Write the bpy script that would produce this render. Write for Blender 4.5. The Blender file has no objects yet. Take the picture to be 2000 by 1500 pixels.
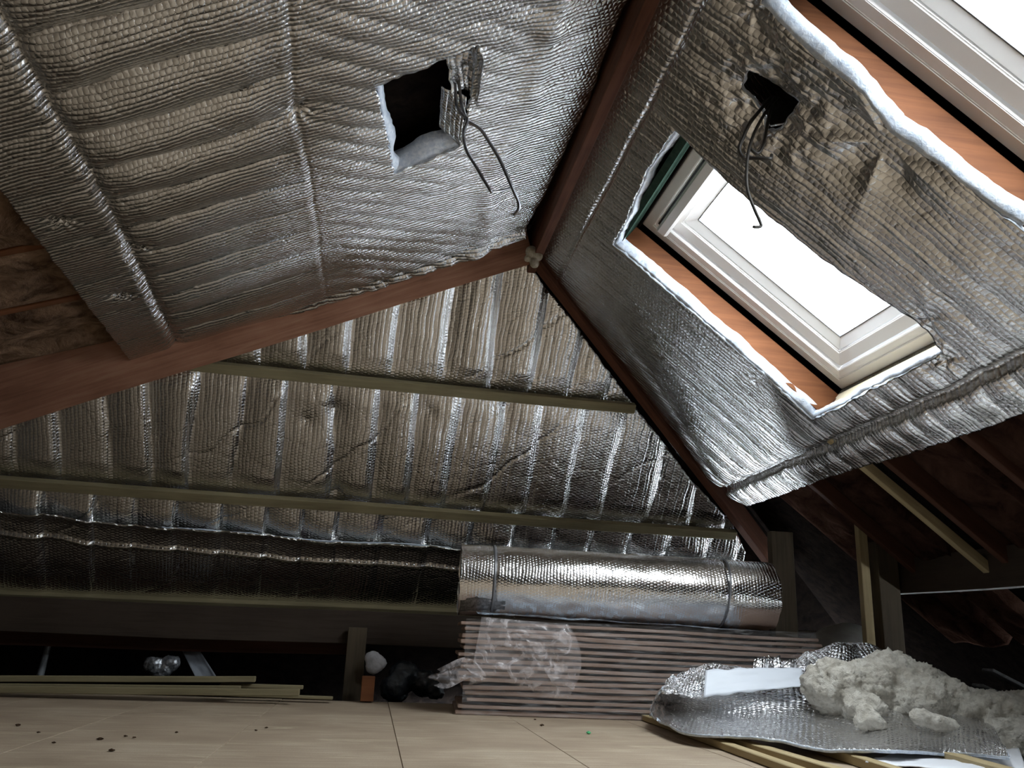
import bpy, bmesh, math, random
import numpy as np
from mathutils import Matrix, Vector
random.seed(7); rng = np.random.default_rng(7)
C = bpy.context.scene.collection
scn = bpy.context.scene

# ------------------------------------------------------------------ camera, sky, exposure
CAMZ = 0.40
F = 1650.0
def _basis(v1, hs):
    y = np.array([v1[0]-1000, v1[1]-750, F], float); y /= np.linalg.norm(y)
    z = np.cross(y, np.array([1, hs, 0.])); z /= np.linalg.norm(z)
    if z[1] > 0: z = -z
    return np.array([np.cross(y, z), y, z])
M = _basis((725, 1230), .04)
CAM = np.array([0, 0, CAMZ])
cd = bpy.data.cameras.new('camera'); cam = bpy.data.objects.new('camera', cd); C.objects.link(cam)
mw = Matrix.Identity(4)
for i in range(3):
    mw[i][0] = M[i, 0]; mw[i][1] = -M[i, 1]; mw[i][2] = -M[i, 2]; mw[i][3] = CAM[i]
cam.matrix_world = mw
cd.sensor_width = 36; cd.lens = F/2000*36; cd.clip_start = .02
scn.camera = cam

w = bpy.data.worlds.new('sky'); scn.world = w; w.use_nodes = True
bg = w.node_tree.nodes['Background']
bg.inputs[0].default_value = (.86, .94, 1, 1)          # even overcast sky
bg.inputs[1].default_value = 9.0
scn.view_settings.view_transform = 'Standard'; scn.view_settings.look = 'None'
scn.view_settings.gamma = 1; scn.view_settings.use_curve_mapping = False
scn.view_settings.exposure = 1.75

# ------------------------------------------------------------------ geometry helpers
def ray(px, py):
    return M @ (np.array([px-1000, py-750, F], float)/F)
def hit(px, py, P, n):
    r = ray(px, py); return CAM + r*(((P-CAM) @ n)/(r @ n))
def hitz(px, py, z): return hit(px, py, np.array([0, 0, z]), np.array([0, 0, 1.]))
def pt(px, py, Y):
    r = ray(px, py); return CAM + r*(Y/r[1])
def unit(v): v = np.array(v, float); return v/np.linalg.norm(v)

A = pt(1040, 487, 4.5)                                   # where ridge and both hips meet
BD = ray(9000, 1561); BD[2] = 0; BD = unit(BD)           # along the hip-end battens
al = math.radians(52)
HV = unit(math.cos(al)*np.array([-BD[1], BD[0], 0]) - np.array([0, 0, math.sin(al)]))
HN = unit(np.cross(BD, HV));  HN = HN if HN[2] < 0 else -HN      # into the room
L_ = hit(0, 790, A, HN); R_ = hit(1480, 1060, A, HN)
thL = math.atan2(A[2]-L_[2], A[0]-L_[0]); thR = math.atan2(A[2]-R_[2], R_[0]-A[0])
LV = np.array([-math.cos(thL), 0, -math.sin(thL)]); LN = np.array([math.sin(thL), 0, -math.cos(thL)])
RV = np.array([math.cos(thR), 0, -math.sin(thR)]);  RN = np.array([-math.sin(thR), 0, -math.cos(thR)])
UY = np.array([0, 1., 0])
O0 = np.array([A[0], 0, A[2]])
class Fr:                                                # plane frame: u, v in plane, n into the room
    def __init__(s, O, U, V, N): s.O, s.U, s.V, s.N = O, U, V, N
    def P(s, u, v, h=0): return s.O + s.U*u + s.V*v + s.N*h
    def uv(s, px, py, h=0):
        X = hit(px, py, s.O+s.N*h, s.N) - s.O - s.N*h
        return (X @ s.U, X @ s.V)
FL, FR, FH = Fr(O0, UY, LV, LN), Fr(O0, UY, RV, RN), Fr(A, BD, HV, HN)

def link(name, me, mat=None, parent=None):
    o = bpy.data.objects.new(name, me); C.objects.link(o)
    if mat and me: me.materials.append(mat)
    if parent: o.parent = parent
    return o
def tag(o, label=None, cat=None, group=None, kind=None):
    if label: o['label'] = label
    if cat: o['category'] = cat
    if group: o['group'] = group
    if kind: o['kind'] = kind
    return o
def empty(name, loc, label=None, cat=None, group=None, kind=None):
    o = bpy.data.objects.new(name, None); C.objects.link(o); o.location = loc
    return tag(o, label, cat, group, kind)
def meshobj(name, vs, fs, mat, parent=None, smooth=False, uvs=None):
    me = bpy.data.meshes.new(name); me.from_pydata([tuple(v) for v in vs], [], [tuple(f) for f in fs])
    if uvs is not None:
        lay = me.uv_layers.new(name='UVMap'); li = np.empty(len(me.loops), int); me.loops.foreach_get('vertex_index', li)
        lay.data.foreach_set('uv', np.asarray(uvs)[li].astype(np.float32).ravel())
    if smooth: me.polygons.foreach_set('use_smooth', [True]*len(me.polygons))
    me.update()
    o = link(name, me, mat); 
    if parent: setpar(o, parent)
    return o
def setpar(o, p):
    bpy_mw = p.matrix_basis.copy()
    q = p.parent
    while q: bpy_mw = q.matrix_basis @ bpy_mw; q = q.parent
    o.parent = p; o.matrix_parent_inverse = bpy_mw.inverted()
BOXF = [(0,1,3,2),(4,6,7,5),(0,4,5,1),(2,3,7,6),(0,2,6,4),(1,5,7,3)]
def boxmesh(name, x, y, z, nx=1, bev=.003, warp=0):
    bm = bmesh.new()
    vs = [[bm.verts.new((a, b, c)) for b in y for c in z] for a in np.linspace(x[0], x[1], nx+1)]
    for i in range(nx):
        a, b = vs[i], vs[i+1]
        for j, k in ((0,1),(1,3),(3,2),(2,0)): bm.faces.new((a[j], a[k], b[k], b[j]))
    bm.faces.new([vs[0][j] for j in (0,2,3,1)]); bm.faces.new([vs[-1][j] for j in (0,1,3,2)])
    bmesh.ops.recalc_face_normals(bm, faces=bm.faces[:])
    if bev:
        es = [e for e in bm.edges if len(e.link_faces) == 2 and e.calc_face_angle(0) > .6]
        bmesh.ops.bevel(bm, geom=es, offset=bev, segments=1, affect='EDGES')
    if warp:
        for v in bm.verts:
            v.co.y += warp*math.sin(v.co.x*2.3+1); v.co.z += warp*math.sin(v.co.x*3.1)
    me = bpy.data.meshes.new(name); bm.to_mesh(me); bm.free(); return me
def beam(name, p0, p1, wy, dz, up, mat, label=None, cat='beam', parent=None, group=None, kind=None, z0=0., bev=.003, nx=1, warp=0):
    """timber from p0 to p1; width wy across, depth dz along -up starting z0 above the axis"""
    p0 = np.array(p0, float); p1 = np.array(p1, float)
    L = np.linalg.norm(p1-p0); X = (p1-p0)/L
    Z = np.array(up, float); Z = unit(Z - X*(Z @ X)); Y = np.cross(Z, X)
    o = link(name, boxmesh(name, (0, L), (-wy/2, wy/2), (z0-dz, z0), nx, bev, warp), mat)
    m = Matrix.Identity(4)
    for i in range(3): m[i][0], m[i][1], m[i][2], m[i][3] = X[i], Y[i], Z[i], p0[i]
    o.matrix_basis = m
    if parent: setpar(o, parent)
    else: tag(o, label, cat, group, kind)
    if parent and label: o['label'] = label
    return o
_G = {}
def vnoise(x, y, seed):
    x = np.asarray(x, float); y = np.asarray(y, float)
    if seed not in _G: _G[seed] = np.random.default_rng(seed).random((257, 257))
    g = _G[seed]
    xi = np.floor(x).astype(int); yi = np.floor(y).astype(int); fx = x-xi; fy = y-yi
    fx = fx*fx*(3-2*fx); fy = fy*fy*(3-2*fy)
    a = g[xi % 257, yi % 257]; b = g[(xi+1) % 257, yi % 257]; c = g[xi % 257, (yi+1) % 257]; d = g[(xi+1) % 257, (yi+1) % 257]
    return (a*(1-fx)+b*fx)*(1-fy)+(c*(1-fx)+d*fx)*fy
def fbm(x, y, seed, o=3):
    s = 0; a = 1; t = 0
    for i in range(o): s = s+a*vnoise(x*2**i, y*2**i, seed+i); t += a; a *= .5
    return s/t
def inpoly(x, y, poly):
    r = np.zeros(x.shape, bool); n = len(poly); j = n-1
    for i in range(n):
        (xi, yi), (xj, yj) = poly[i], poly[j]
        c = ((yi > y) != (yj > y)) & (x < (xj-xi)*(y-yi)/((yj-yi)+1e-12)+xi); r ^= c; j = i
    return r
def ragged(poly, step=.02, amp=.005):
    out = []
    for i in range(len(poly)):
        p = np.array(poly[i]); q = np.array(poly[(i+1) % len(poly)]); L = np.linalg.norm(q-p); k = max(1, int(L/step))
        n = np.array([-(q-p)[1], (q-p)[0]])/(L+1e-9)
        for j in range(k):
            out.append(tuple(p+(q-p)*j/k + (n*rng.uniform(-amp, amp) if j else 0)))
    return out
def sheet(name, fr, outer, holes, us, vs, hf, mat, rim=.012, parent=None, rimmat=None, shear=0.):
    us = np.asarray(us); vs = np.asarray(vs)
    U, V = np.meshgrid(us, vs, indexing='ij'); nu, nv = len(us), len(vs)
    cu = (U[:-1, :-1]+U[1:, 1:])/2; cv = (V[:-1, :-1]+V[1:, 1:])/2
    keep = inpoly(cu, cv, outer)
    for h in holes: keep &= ~inpoly(cu, cv, h)
    idx = np.arange(nu*nv).reshape(nu, nv)
    q = np.stack([idx[:-1, :-1], idx[1:, :-1], idx[1:, 1:], idx[:-1, 1:]], -1)[keep]
    used = np.zeros(nu*nv, int); np.add.at(used, q.ravel(), 1)
    u = U.ravel().copy(); v = V.ravel().copy()
    b = np.where((used > 0) & (used < 4))[0]
    du = np.gradient(us)[(b // nv)]
    best = np.full(len(b), 1e9); bx = u[b].copy(); by = v[b].copy()
    for poly in [outer]+holes:
        pa = np.array(poly)
        for i in range(len(pa)):
            p, r = pa[i], pa[(i+1) % len(pa)]; d = r-p; t = np.clip(((u[b]-p[0])*d[0]+(v[b]-p[1])*d[1])/(d @ d+1e-12), 0, 1)
            x = p[0]+t*d[0]; y = p[1]+t*d[1]; dd = np.hypot(x-u[b], y-v[b]); m = dd < best
            best[m] = dd[m]; bx[m] = x[m]; by[m] = y[m]
    m = best < 1.5*np.maximum(du, vs[1]-vs[0]); u[b[m]] = bx[m]; v[b[m]] = by[m]
    ok = used > 0; remap = -np.ones(nu*nv, int); remap[ok] = np.arange(ok.sum())
    u = u[ok]; v = v[ok]; q = remap[q]
    h = hf(u, v)
    co = fr.O+np.outer(u, fr.U)+np.outer(v, fr.V)+np.outer(h, fr.N)
    uvs = np.stack([u+shear*v, v], -1)
    if np.dot(np.cross(fr.U, fr.V), fr.N) < 0: q = q[:, ::-1]
    # rim: turn every open edge outwards so that the blanket has thickness
    e = np.concatenate([q[:, [0, 1]], q[:, [1, 2]], q[:, [2, 3]], q[:, [3, 0]]]); k = np.sort(e, 1)
    _, inv, cnt = np.unique(k[:, 0]*len(u)+k[:, 1], return_inverse=True, return_counts=True)
    be = e[cnt[inv.ravel()] == 1]; bv = np.unique(be); mp = -np.ones(len(u), int); mp[bv] = len(u)+np.arange(len(bv))
    co = np.vstack([co, co[bv]-fr.N*rim]); uvs = np.vstack([uvs, uvs[bv]+.01])
    rq = np.stack([be[:, 1], be[:, 0], mp[be[:, 0]], mp[be[:, 1]]], -1)
    allq = np.vstack([q, rq]).astype(np.int32)
    me = bpy.data.meshes.new(name)
    me.vertices.add(len(co)); me.vertices.foreach_set('co', co.astype(np.float32).ravel())
    me.loops.add(allq.size); me.loops.foreach_set('vertex_index', allq.ravel())
    me.polygons.add(len(allq)); me.polygons.foreach_set('loop_start', np.arange(0, allq.size, 4, dtype=np.int32))
    me.polygons.foreach_set('use_smooth', np.ones(len(allq), bool))
    lay = me.uv_layers.new(name='UVMap'); lay.data.foreach_set('uv', uvs[allq.ravel()].astype(np.float32).ravel())
    me.materials.append(mat)
    if rimmat:
        me.materials.append(rimmat); mi = np.zeros(len(allq), np.int32); mi[len(q):] = 1; me.polygons.foreach_set('material_index', mi)
    me.update(calc_edges=True); me.validate()
    o = link(name, me)
    if parent: setpar(o, parent)
    return o
def tube(name, pts, r, mat, parent=None, sides=8, closed=False):
    P = [np.array(p, float) for p in pts]; Q = []
    for i in range(len(P)-1):                      # Catmull-Rom
        p0 = P[max(i-1, 0)]; p1 = P[i]; p2 = P[i+1]; p3 = P[min(i+2, len(P)-1)]
        for t in np.linspace(0, 1, 5)[:-1]:
            Q.append(.5*((2*p1)+(-p0+p2)*t+(2*p0-5*p1+4*p2-p3)*t*t+(-p0+3*p1-3*p2+p3)*t**3))
    Q.append(P[-1]); vs = []; fs = []; N = None
    for i, p in enumerate(Q):
        T = unit(Q[min(i+1, len(Q)-1)]-Q[max(i-1, 0)])
        if N is None: N = unit(np.cross(T, [.3, .2, 1]))
        N = unit(N-T*(N @ T)); B = np.cross(T, N)
        for k in range(sides):
            a = 2*math.pi*k/sides; vs.append(p+(N*math.cos(a)+B*math.sin(a))*r)
    for i in range(len(Q)-1):
        for k in range(sides):
            a = i*sides+k; b = i*sides+(k+1) % sides; fs.append((a, b, b+sides, a+sides))
    fs.append(tuple(range(sides))[::-1]); fs.append(tuple(range(len(vs)-sides, len(vs))))
    return meshobj(name, vs, fs, mat, parent, smooth=True)

# ------------------------------------------------------------------ materials
class NT:
    def __init__(s, name):
        s.m = bpy.data.materials.new(name); s.m.use_nodes = True; s.t = s.m.node_tree; s.n = s.t.nodes; s.b = s.n['Principled BSDF']
    def N(s, typ, **k):
        n = s.n.new(typ)
        for a, v in k.items():
            if a.startswith('i_'):
                key = a[2:]; key = int(key) if key.isdigit() else key.replace('_', ' ')
                n.inputs[key].default_value = v
            else: setattr(n, a, v)
        return n
    def L(s, a, b): s.t.links.new(a, b)
    def math(s, op, a, b=None):
        n = s.N('ShaderNodeMath', operation=op)
        for i, x in enumerate((a, b)):
            if x is None: continue
            if isinstance(x, (int, float)): n.inputs[i].default_value = x
            else: s.L(x, n.inputs[i])
        return n.outputs[0]
    def ramp(s, fac, stops):
        r = s.N('ShaderNodeValToRGB'); e = r.color_ramp.elements
        while len(e) < len(stops): e.new(.5)
        for i, (p, c) in enumerate(stops): e[i].position = p; e[i].color = (*c, 1)
        s.L(fac, r.inputs[0]); return r.outputs[0]
def foil(name, du=.022, dv=.019, rough=.22, col=(.74, .735, .725), bump=1., rib=1., crk=1., swap=False):
    t = NT(name); uvn = t.N('ShaderNodeUVMap'); ns = t.N('ShaderNodeTexNoise', i_Scale=7., i_Detail=3.); t.L(uvn.outputs[0], ns.inputs[0])
    mx = t.N('ShaderNodeVectorMath', operation='MULTIPLY_ADD'); mx.inputs[1].default_value = (.03, .03, 0); t.L(ns.outputs['Color'], mx.inputs[0]); t.L(uvn.outputs[0], mx.inputs[2])
    sp = t.N('ShaderNodeSeparateXYZ'); t.L(mx.outputs[0], sp.inputs[0])
    uo, vo = (sp.outputs[1], sp.outputs[0]) if swap else (sp.outputs[0], sp.outputs[1])
    u = t.math('DIVIDE', uo, du); v = t.math('DIVIDE', vo, dv)
    row = t.math('FLOOR', u); off = t.math('MULTIPLY', t.math('MODULO', row, 2.), .5)
    # one domed bubble per cell, rows staggered
    fu = t.math('SUBTRACT', t.math('FRACT', u), .5); fv = t.math('SUBTRACT', t.math('FRACT', t.math('ADD', v, off)), .5)
    d2 = t.math('ADD', t.math('MULTIPLY', fu, fu), t.math('MULTIPLY', fv, fv))
    dome = t.math('SQRT', t.math('MAXIMUM', t.math('SUBTRACT', .27, d2), 0.002))
    # grooves between the rows of bubbles, deeper in places
    gr = t.math('POWER', t.math('ABSOLUTE', t.math('SINE', t.math('MULTIPLY', u, math.pi))), .45)
    n2 = t.N('ShaderNodeTexNoise', i_Scale=5., i_Detail=2.); t.L(uvn.outputs[0], n2.inputs[0])
    amt = t.math('MULTIPLY', t.math('MULTIPLY', gr, n2.outputs[0]), 1.1*rib)
    # crinkles
    n3 = t.N('ShaderNodeTexNoise', i_Scale=38., i_Detail=5., i_Roughness=.65, i_Distortion=.6); t.L(uvn.outputs[0], n3.inputs[0])
    vor = t.N('ShaderNodeTexVoronoi', feature='DISTANCE_TO_EDGE', i_Scale=5.5); 
    ns4 = t.N('ShaderNodeVectorMath', operation='MULTIPLY_ADD'); ns4.inputs[1].default_value = (.25, .25, 0); t.L(n2.outputs['Color'], ns4.inputs[0]); t.L(uvn.outputs[0], ns4.inputs[2]); t.L(ns4.outputs[0], vor.inputs[0])
    cr = t.math('MULTIPLY', t.math('MINIMUM', t.math('MULTIPLY', vor.outputs[0], 14.), 1.), .45*crk)
    h = t.math('ADD', t.math('ADD', t.math('MULTIPLY', dome, 1.1), amt), t.math('ADD', t.math('MULTIPLY', n3.outputs[0], .8*crk), cr))
    bp = t.N('ShaderNodeBump', i_Distance=.0035*bump, i_Strength=.9); t.L(h, bp.inputs['Height']); t.L(bp.outputs[0], t.b.inputs['Normal'])
    t.b.inputs['Metallic'].default_value = 1; t.b.inputs['Base Color'].default_value = (*col, 1)
    rr = t.N('ShaderNodeMapRange'); rr.inputs[3].default_value = rough-.05; rr.inputs[4].default_value = rough+.12; t.L(n3.outputs[0], rr.inputs[0]); t.L(rr.outputs[0], t.b.inputs['Roughness'])
    return t.m
def wood(name, c1, c2, c3=None, rough=.75, sc=1., knots=.0):
    t = NT(name); tc = t.N('ShaderNodeTexCoord'); mp = t.N('ShaderNodeMapping'); mp.inputs['Scale'].default_value = (1.2*sc, 22*sc, 22*sc); t.L(tc.outputs['Object'], mp.inputs[0])
    n = t.N('ShaderNodeTexNoise', i_Scale=2., i_Detail=6., i_Roughness=.6, i_Distortion=.8); t.L(mp.outputs[0], n.inputs[0])
    n2 = t.N('ShaderNodeTexNoise', i_Scale=3.5, i_Detail=4.); t.L(tc.outputs['Object'], n2.inputs[0])
    f = t.math('ADD', t.math('MULTIPLY', n.outputs[0], .6), t.math('MULTIPLY', n2.outputs[0], .4))
    t.L(t.ramp(f, [(.3, c1), (.55, c2), (.75, c3 or c2)]), t.b.inputs['Base Color']); t.b.inputs['Roughness'].default_value = rough; t.b.inputs['Specular IOR Level'].default_value = .2
    bp = t.N('ShaderNodeBump', i_Distance=.002, i_Strength=.5); t.L(n.outputs[0], bp.inputs['Height']); t.L(bp.outputs[0], t.b.inputs['Normal'])
    return t.m
def noisy(name, c1, c2, scale=8, rough=.9, bump=.01, det=6, bs=.8, lo=.35, hi=.7, sheen=0, coord='Object', metal=0):
    t = NT(name); tc = t.N('ShaderNodeTexCoord'); n = t.N('ShaderNodeTexNoise', i_Scale=float(scale), i_Detail=float(det), i_Roughness=.65, i_Distortion=.5); t.L(tc.outputs[coord], n.inputs[0])
    t.L(t.ramp(n.outputs[0], [(lo, c1), (hi, c2)]), t.b.inputs['Base Color']); t.b.inputs['Roughness'].default_value = rough; t.b.inputs['Metallic'].default_value = metal; t.b.inputs['Specular IOR Level'].default_value = .5 if rough < .7 else 0.
    bp = t.N('ShaderNodeBump', i_Distance=bump, i_Strength=bs); t.L(n.outputs[0], bp.inputs['Height']); t.L(bp.outputs[0], t.b.inputs['Normal'])
    return t.m
def plain(name, c, rough=.5, metal=0., **k):
    t = NT(name); t.b.inputs['Base Color'].default_value = (*c, 1); t.b.inputs['Roughness'].default_value = rough; t.b.inputs['Metallic'].default_value = metal
    for a, v in k.items(): t.b.inputs[a.replace('_', ' ')].default_value = v
    return t.m
def film(name, tint=(.9, .88, .88), op=.25, bump=.004, sc=60., stretch=(1, 1, 1)):
    t = NT(name); t.b.inputs['Base Color'].default_value = (*tint, 1); t.b.inputs['Roughness'].default_value = .15; t.b.inputs['Specular IOR Level'].default_value = .9
    tc = t.N('ShaderNodeTexCoord'); n = t.N('ShaderNodeTexNoise', i_Scale=sc, i_Detail=5., i_Distortion=1.5); mp = t.N('ShaderNodeMapping'); mp.inputs['Scale'].default_value = stretch; t.L(tc.outputs['Object'], mp.inputs[0]); t.L(mp.outputs[0], n.inputs[0])
    bp = t.N('ShaderNodeBump', i_Distance=bump, i_Strength=1.); t.L(n.outputs[0], bp.inputs['Height']); t.L(bp.outputs[0], t.b.inputs['Normal'])
    tr = t.N('ShaderNodeBsdfTransparent'); mx = t.N('ShaderNodeMixShader')
    r = t.N('ShaderNodeMapRange'); r.inputs[1].default_value = .45; r.inputs[2].default_value = .75; r.inputs[3].default_value = op*.5; r.inputs[4].default_value = min(1, op*2.4); t.L(n.outputs[0], r.inputs[0]); t.L(r.outputs[0], mx.inputs[0])
    t.L(tr.outputs[0], mx.inputs[1]); t.L(t.b.outputs[0], mx.inputs[2]); t.L(mx.outputs[0], t.n['Material Output'].inputs[0])
    return t.m
m_foilL = foil('foil_left', .022, .018, .15, bump=.85)
m_foilR = foil('foil_right', .030, .022, .17, rib=1.0, bump=.55)
m_foilH = foil('foil_hip', .024, .020, .15, rib=.9, bump=.7)
m_foilP = foil('foil_floor', .022, .022, .22, bump=2.4, rib=.15, crk=.8, col=(.88, .88, .89))
m_foilRoll = foil('foil_roll', .018, .018, .14, bump=.5, rib=.3, crk=.7)
m_edge = noisy('foil_edge_wadding', (.45, .52, .62), (.75, .80, .86), 60, .6, .003)
m_red = wood('stained_red_timber', (.06, .022, .012), (.12, .048, .027), (.15, .065, .038))
m_hipw = wood('hip_timber', (.17, .075, .045), (.30, .15, .095), (.37, .21, .14))
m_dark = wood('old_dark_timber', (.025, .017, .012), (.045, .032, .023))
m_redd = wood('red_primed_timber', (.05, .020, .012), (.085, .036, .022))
m_pale = wood('pale_new_timber', (.30, .23, .12), (.43, .34, .19), (.50, .41, .25))
m_green = wood('green_treated_timber', (.14, .115, .065), (.22, .185, .105), (.27, .23, .14))
m_post = wood('post_timber', (.055, .042, .027), (.10, .078, .052))
m_orange = wood('orange_rafter', (.08, .028, .011), (.165, .062, .024), (.22, .088, .036), sc=.5)
m_cream = wood('cream_ply', (.62, .53, .36), (.72, .64, .48))
m_chip = None
m_white = plain('white_window_paint', (.90, .89, .88), .3)
m_taupe = plain('window_frame_side', (.72, .69, .65), .45)
m_grn = noisy('dark_green_packer', (.025, .045, .035), (.04, .065, .05), 30, .7, .001)
m_felt = noisy('roof_felt', (.006, .005, .005), (.016, .012, .010), 14, .85, .01)
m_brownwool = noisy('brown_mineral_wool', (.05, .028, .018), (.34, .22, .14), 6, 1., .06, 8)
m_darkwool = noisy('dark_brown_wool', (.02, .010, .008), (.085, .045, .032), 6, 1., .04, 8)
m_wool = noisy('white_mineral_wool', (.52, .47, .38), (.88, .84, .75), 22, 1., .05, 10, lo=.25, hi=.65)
m_wire = plain('steel_wire', (.30, .30, .32), .3, 1.)
m_wired = plain('dark_wire', (.05, .045, .04), .4, .3)
m_blk = plain('gap_shade_black', (.01, .01, .01), .8)  # solid black that paints the shade inside gaps
m_wall = noisy('gable_block', (.10, .085, .07), (.17, .15, .13), 12, .95, .004)
# chipboard with scuffs
t = NT('chipboard_floor'); tc = t.N('ShaderNodeTexCoord')
n1 = t.N('ShaderNodeTexNoise', i_Scale=2.2, i_Detail=5.); n2 = t.N('ShaderNodeTexNoise', i_Scale=180., i_Detail=3.)
mp = t.N('ShaderNodeMapping'); mp.inputs['Scale'].default_value = (1.2, 16, 1); t.L(tc.outputs['Object'], mp.inputs[0]); n3 = t.N('ShaderNodeTexNoise', i_Scale=2.5, i_Detail=5., i_Distortion=.4); t.L(mp.outputs[0], n3.inputs[0])
t.L(tc.outputs['Object'], n1.inputs[0]); t.L(tc.outputs['Object'], n2.inputs[0])
f = t.math('ADD', t.math('ADD', t.math('MULTIPLY', n1.outputs[0], .5), t.math('MULTIPLY', n2.outputs[0], .2)), t.math('MULTIPLY', n3.outputs[0], .3))
base = t.ramp(f, [(.35, (.27, .20, .135)), (.52, (.37, .285, .20)), (.66, (.50, .42, .31))])
mp2 = t.N('ShaderNodeMapping'); mp2.inputs['Scale'].default_value = (1.1, 5, 1); t.L(tc.outputs['Object'], mp2.inputs[0]); n5 = t.N('ShaderNodeTexNoise', i_Scale=1.7, i_Detail=7., i_Roughness=.7, i_Distortion=1.); t.L(mp2.outputs[0], n5.inputs[0])
mr = t.N('ShaderNodeMapRange'); mr.inputs[1].default_value = .55; mr.inputs[2].default_value = .72; mr.inputs[4].default_value = .75; t.L(n5.outputs[0], mr.inputs[0])
mc = t.N('ShaderNodeMix', data_type='RGBA'); t.L(mr.outputs[0], mc.inputs[0]); t.L(base, mc.inputs[6]); mc.inputs[7].default_value = (.62, .54, .38, 1); t.L(mc.outputs[2], t.b.inputs['Base Color']); t.b.inputs['Roughness'].default_value = .6
bp = t.N('ShaderNodeBump', i_Distance=.001, i_Strength=.4); t.L(n2.outputs[0], bp.inputs['Height']); t.L(bp.outputs[0], t.b.inputs['Normal']); m_chip = t.m
# thin glass
t = NT('window_glass'); tr = t.N('ShaderNodeBsdfTransparent'); gl = t.N('ShaderNodeBsdfGlossy'); gl.inputs['Roughness'].default_value = .02
lw = t.N('ShaderNodeLayerWeight', i_Blend=.5); mx = t.N('ShaderNodeMixShader'); t.L(t.math('ADD', t.math('MULTIPLY', t.math('POWER', lw.outputs['Facing'], 5.), .8), .05), mx.inputs[0]); t.L(tr.outputs[0], mx.inputs[1]); t.L(gl.outputs[0], mx.inputs[2]); t.L(mx.outputs[0], t.n['Material Output'].inputs[0]); m_glass = t.m

# ------------------------------------------------------------------ window positions in the right slope (u along ridge, v down slope)
WIN = [(2.79, 3.84, .435, 1.765), (1.07, 2.12, .435, 1.765)]
for i, (u0, u1, v0, v1) in enumerate(WIN):               # portals only guide the sampling of the sky light
    ld = bpy.data.lights.new('skylight_portal', 'AREA'); ld.shape = 'RECTANGLE'; ld.size = u1-u0-.3; ld.size_y = v1-v0-.3
    lo = bpy.data.objects.new('skylight_portal', ld); C.objects.link(lo)
    P = FR.P((u0+u1)/2, (v0+v1)/2, -.34); m = Matrix.Identity(4)
    X, Y, Z = UY, np.cross(-RN, UY), -RN
    for r in range(3): m[r][0], m[r][1], m[r][2], m[r][3] = X[r], Y[r], Z[r], P[r]
    lo.matrix_world = m; ld.cycles.is_portal = True

# ------------------------------------------------------------------ the shell
def plate(name, fr, rects, h0, h1, mat, parent=None):
    vs = []; fs = []
    for (u0, u1, v0, v1) in rects:
        k = len(vs)
        for u in (u0, u1):
            for v in (v0, v1):
                for h in (h0, h1): vs.append(fr.P(u, v, h))
        fs += [tuple(k+i for i in f) for f in BOXF]
    o = meshobj(name, vs, fs, mat, parent)
    bm = bmesh.new(); bm.from_mesh(o.data); bmesh.ops.recalc_face_normals(bm, faces=bm.faces[:]); bm.to_mesh(o.data); bm.free()
    return o
D0, D1 = -.16, -.22
(a0, a1, av0, av1), (b0, b1, _, _) = WIN
def three(ds):                                           # point common to the three offset slopes
    Ns = np.array([LN, RN, HN]); return np.linalg.solve(Ns, np.array([LN @ A+ds, RN @ A+ds, HN @ A+ds]))
AP = three(D0)
hdL = unit(np.cross(LN, HN)); hdL = hdL if hdL[2] < 0 else -hdL
hdR = unit(np.cross(RN, HN)); hdR = hdR if hdR[2] < 0 else -hdR
def inuv(fr, X): X = X-fr.O; return (X @ fr.U, X @ fr.V)
def prism(name, fr, polys, h0, h1, mat):
    vs = []; fs = []
    for p in polys:
        k = len(vs); n = len(p)
        vs += [fr.P(*q, h0) for q in p]+[fr.P(*q, h1) for q in p]
        fs += [tuple(range(k, k+n)), tuple(range(k+2*n-1, k+n-1, -1))]+[(k+i, k+(i+1) % n, k+n+(i+1) % n, k+n+i) for i in range(n)]
    o = meshobj(name, vs, fs, mat); bm = bmesh.new(); bm.from_mesh(o.data); bmesh.ops.recalc_face_normals(bm, faces=bm.faces[:]); bm.to_mesh(o.data); bm.free(); return o
def far_strip(fr, u0, vmax, hd):
    a = inuv(fr, AP-hd*.04); d = inuv(fr, AP+hd*9); t_ = (vmax-a[1])/(d[1]-a[1]); e = (a[0]+(d[0]-a[0])*t_+.04, vmax)
    return [(u0, a[1]-.02), (a[0]+.04, a[1]-.02), e, (u0, vmax)]
def rc(a, b, c, d): return [(a, c), (b, c), (b, d), (a, d)]
vt = inuv(FR, AP)[1]-.02
tag(prism('ceiling', FR, [rc(-2.7, a1, vt, av0), rc(-2.7, a1, av1, 4.7), rc(-2.7, b0, av0, av1), rc(b1, a0, av0, av1), far_strip(FR, a1, 4.7, hdR)], D0, D1, m_felt), kind='structure')
tag(prism('ceiling', FL, [far_strip(FL, -2.7, 4.6, hdL)], D0, D1, m_felt), kind='structure')
pa = inuv(FH, AP-HV*.04); pl = inuv(FH, AP+hdL*5.6); pr_ = inuv(FH, AP+hdR*5.2)
tag(prism('ceiling', FH, [[pa, (pr_[0]+.04, pr_[1]), (pr_[0], 3.75), (pl[0], 3.75), (pl[0]-.04, pl[1])]], D0, D1, m_felt), kind='structure')
def wbox(name, lo, hi, mat, parent=None, bev=0):
    lo = np.array(lo, float); hi = np.array(hi, float); c = (lo+hi)/2
    s = (hi-lo)/2
    o = link(name, boxmesh(name, (-s[0], s[0]), (-s[1], s[1]), (-s[2], s[2]), bev=bev), mat); o.location = c
    if parent: setpar(o, parent)
    return o
tag(wbox('wall_back', (-3.6, -2.8, -.3), (4.6, -2.7, 3.2), m_wall), kind='structure')
tag(wbox('wall_left', (-3.6, -2.7, -.3), (-3.5, 6.9, 3.2), m_wall), kind='structure')
fl = empty('floor', (0, 0, 0), kind='structure')
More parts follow.
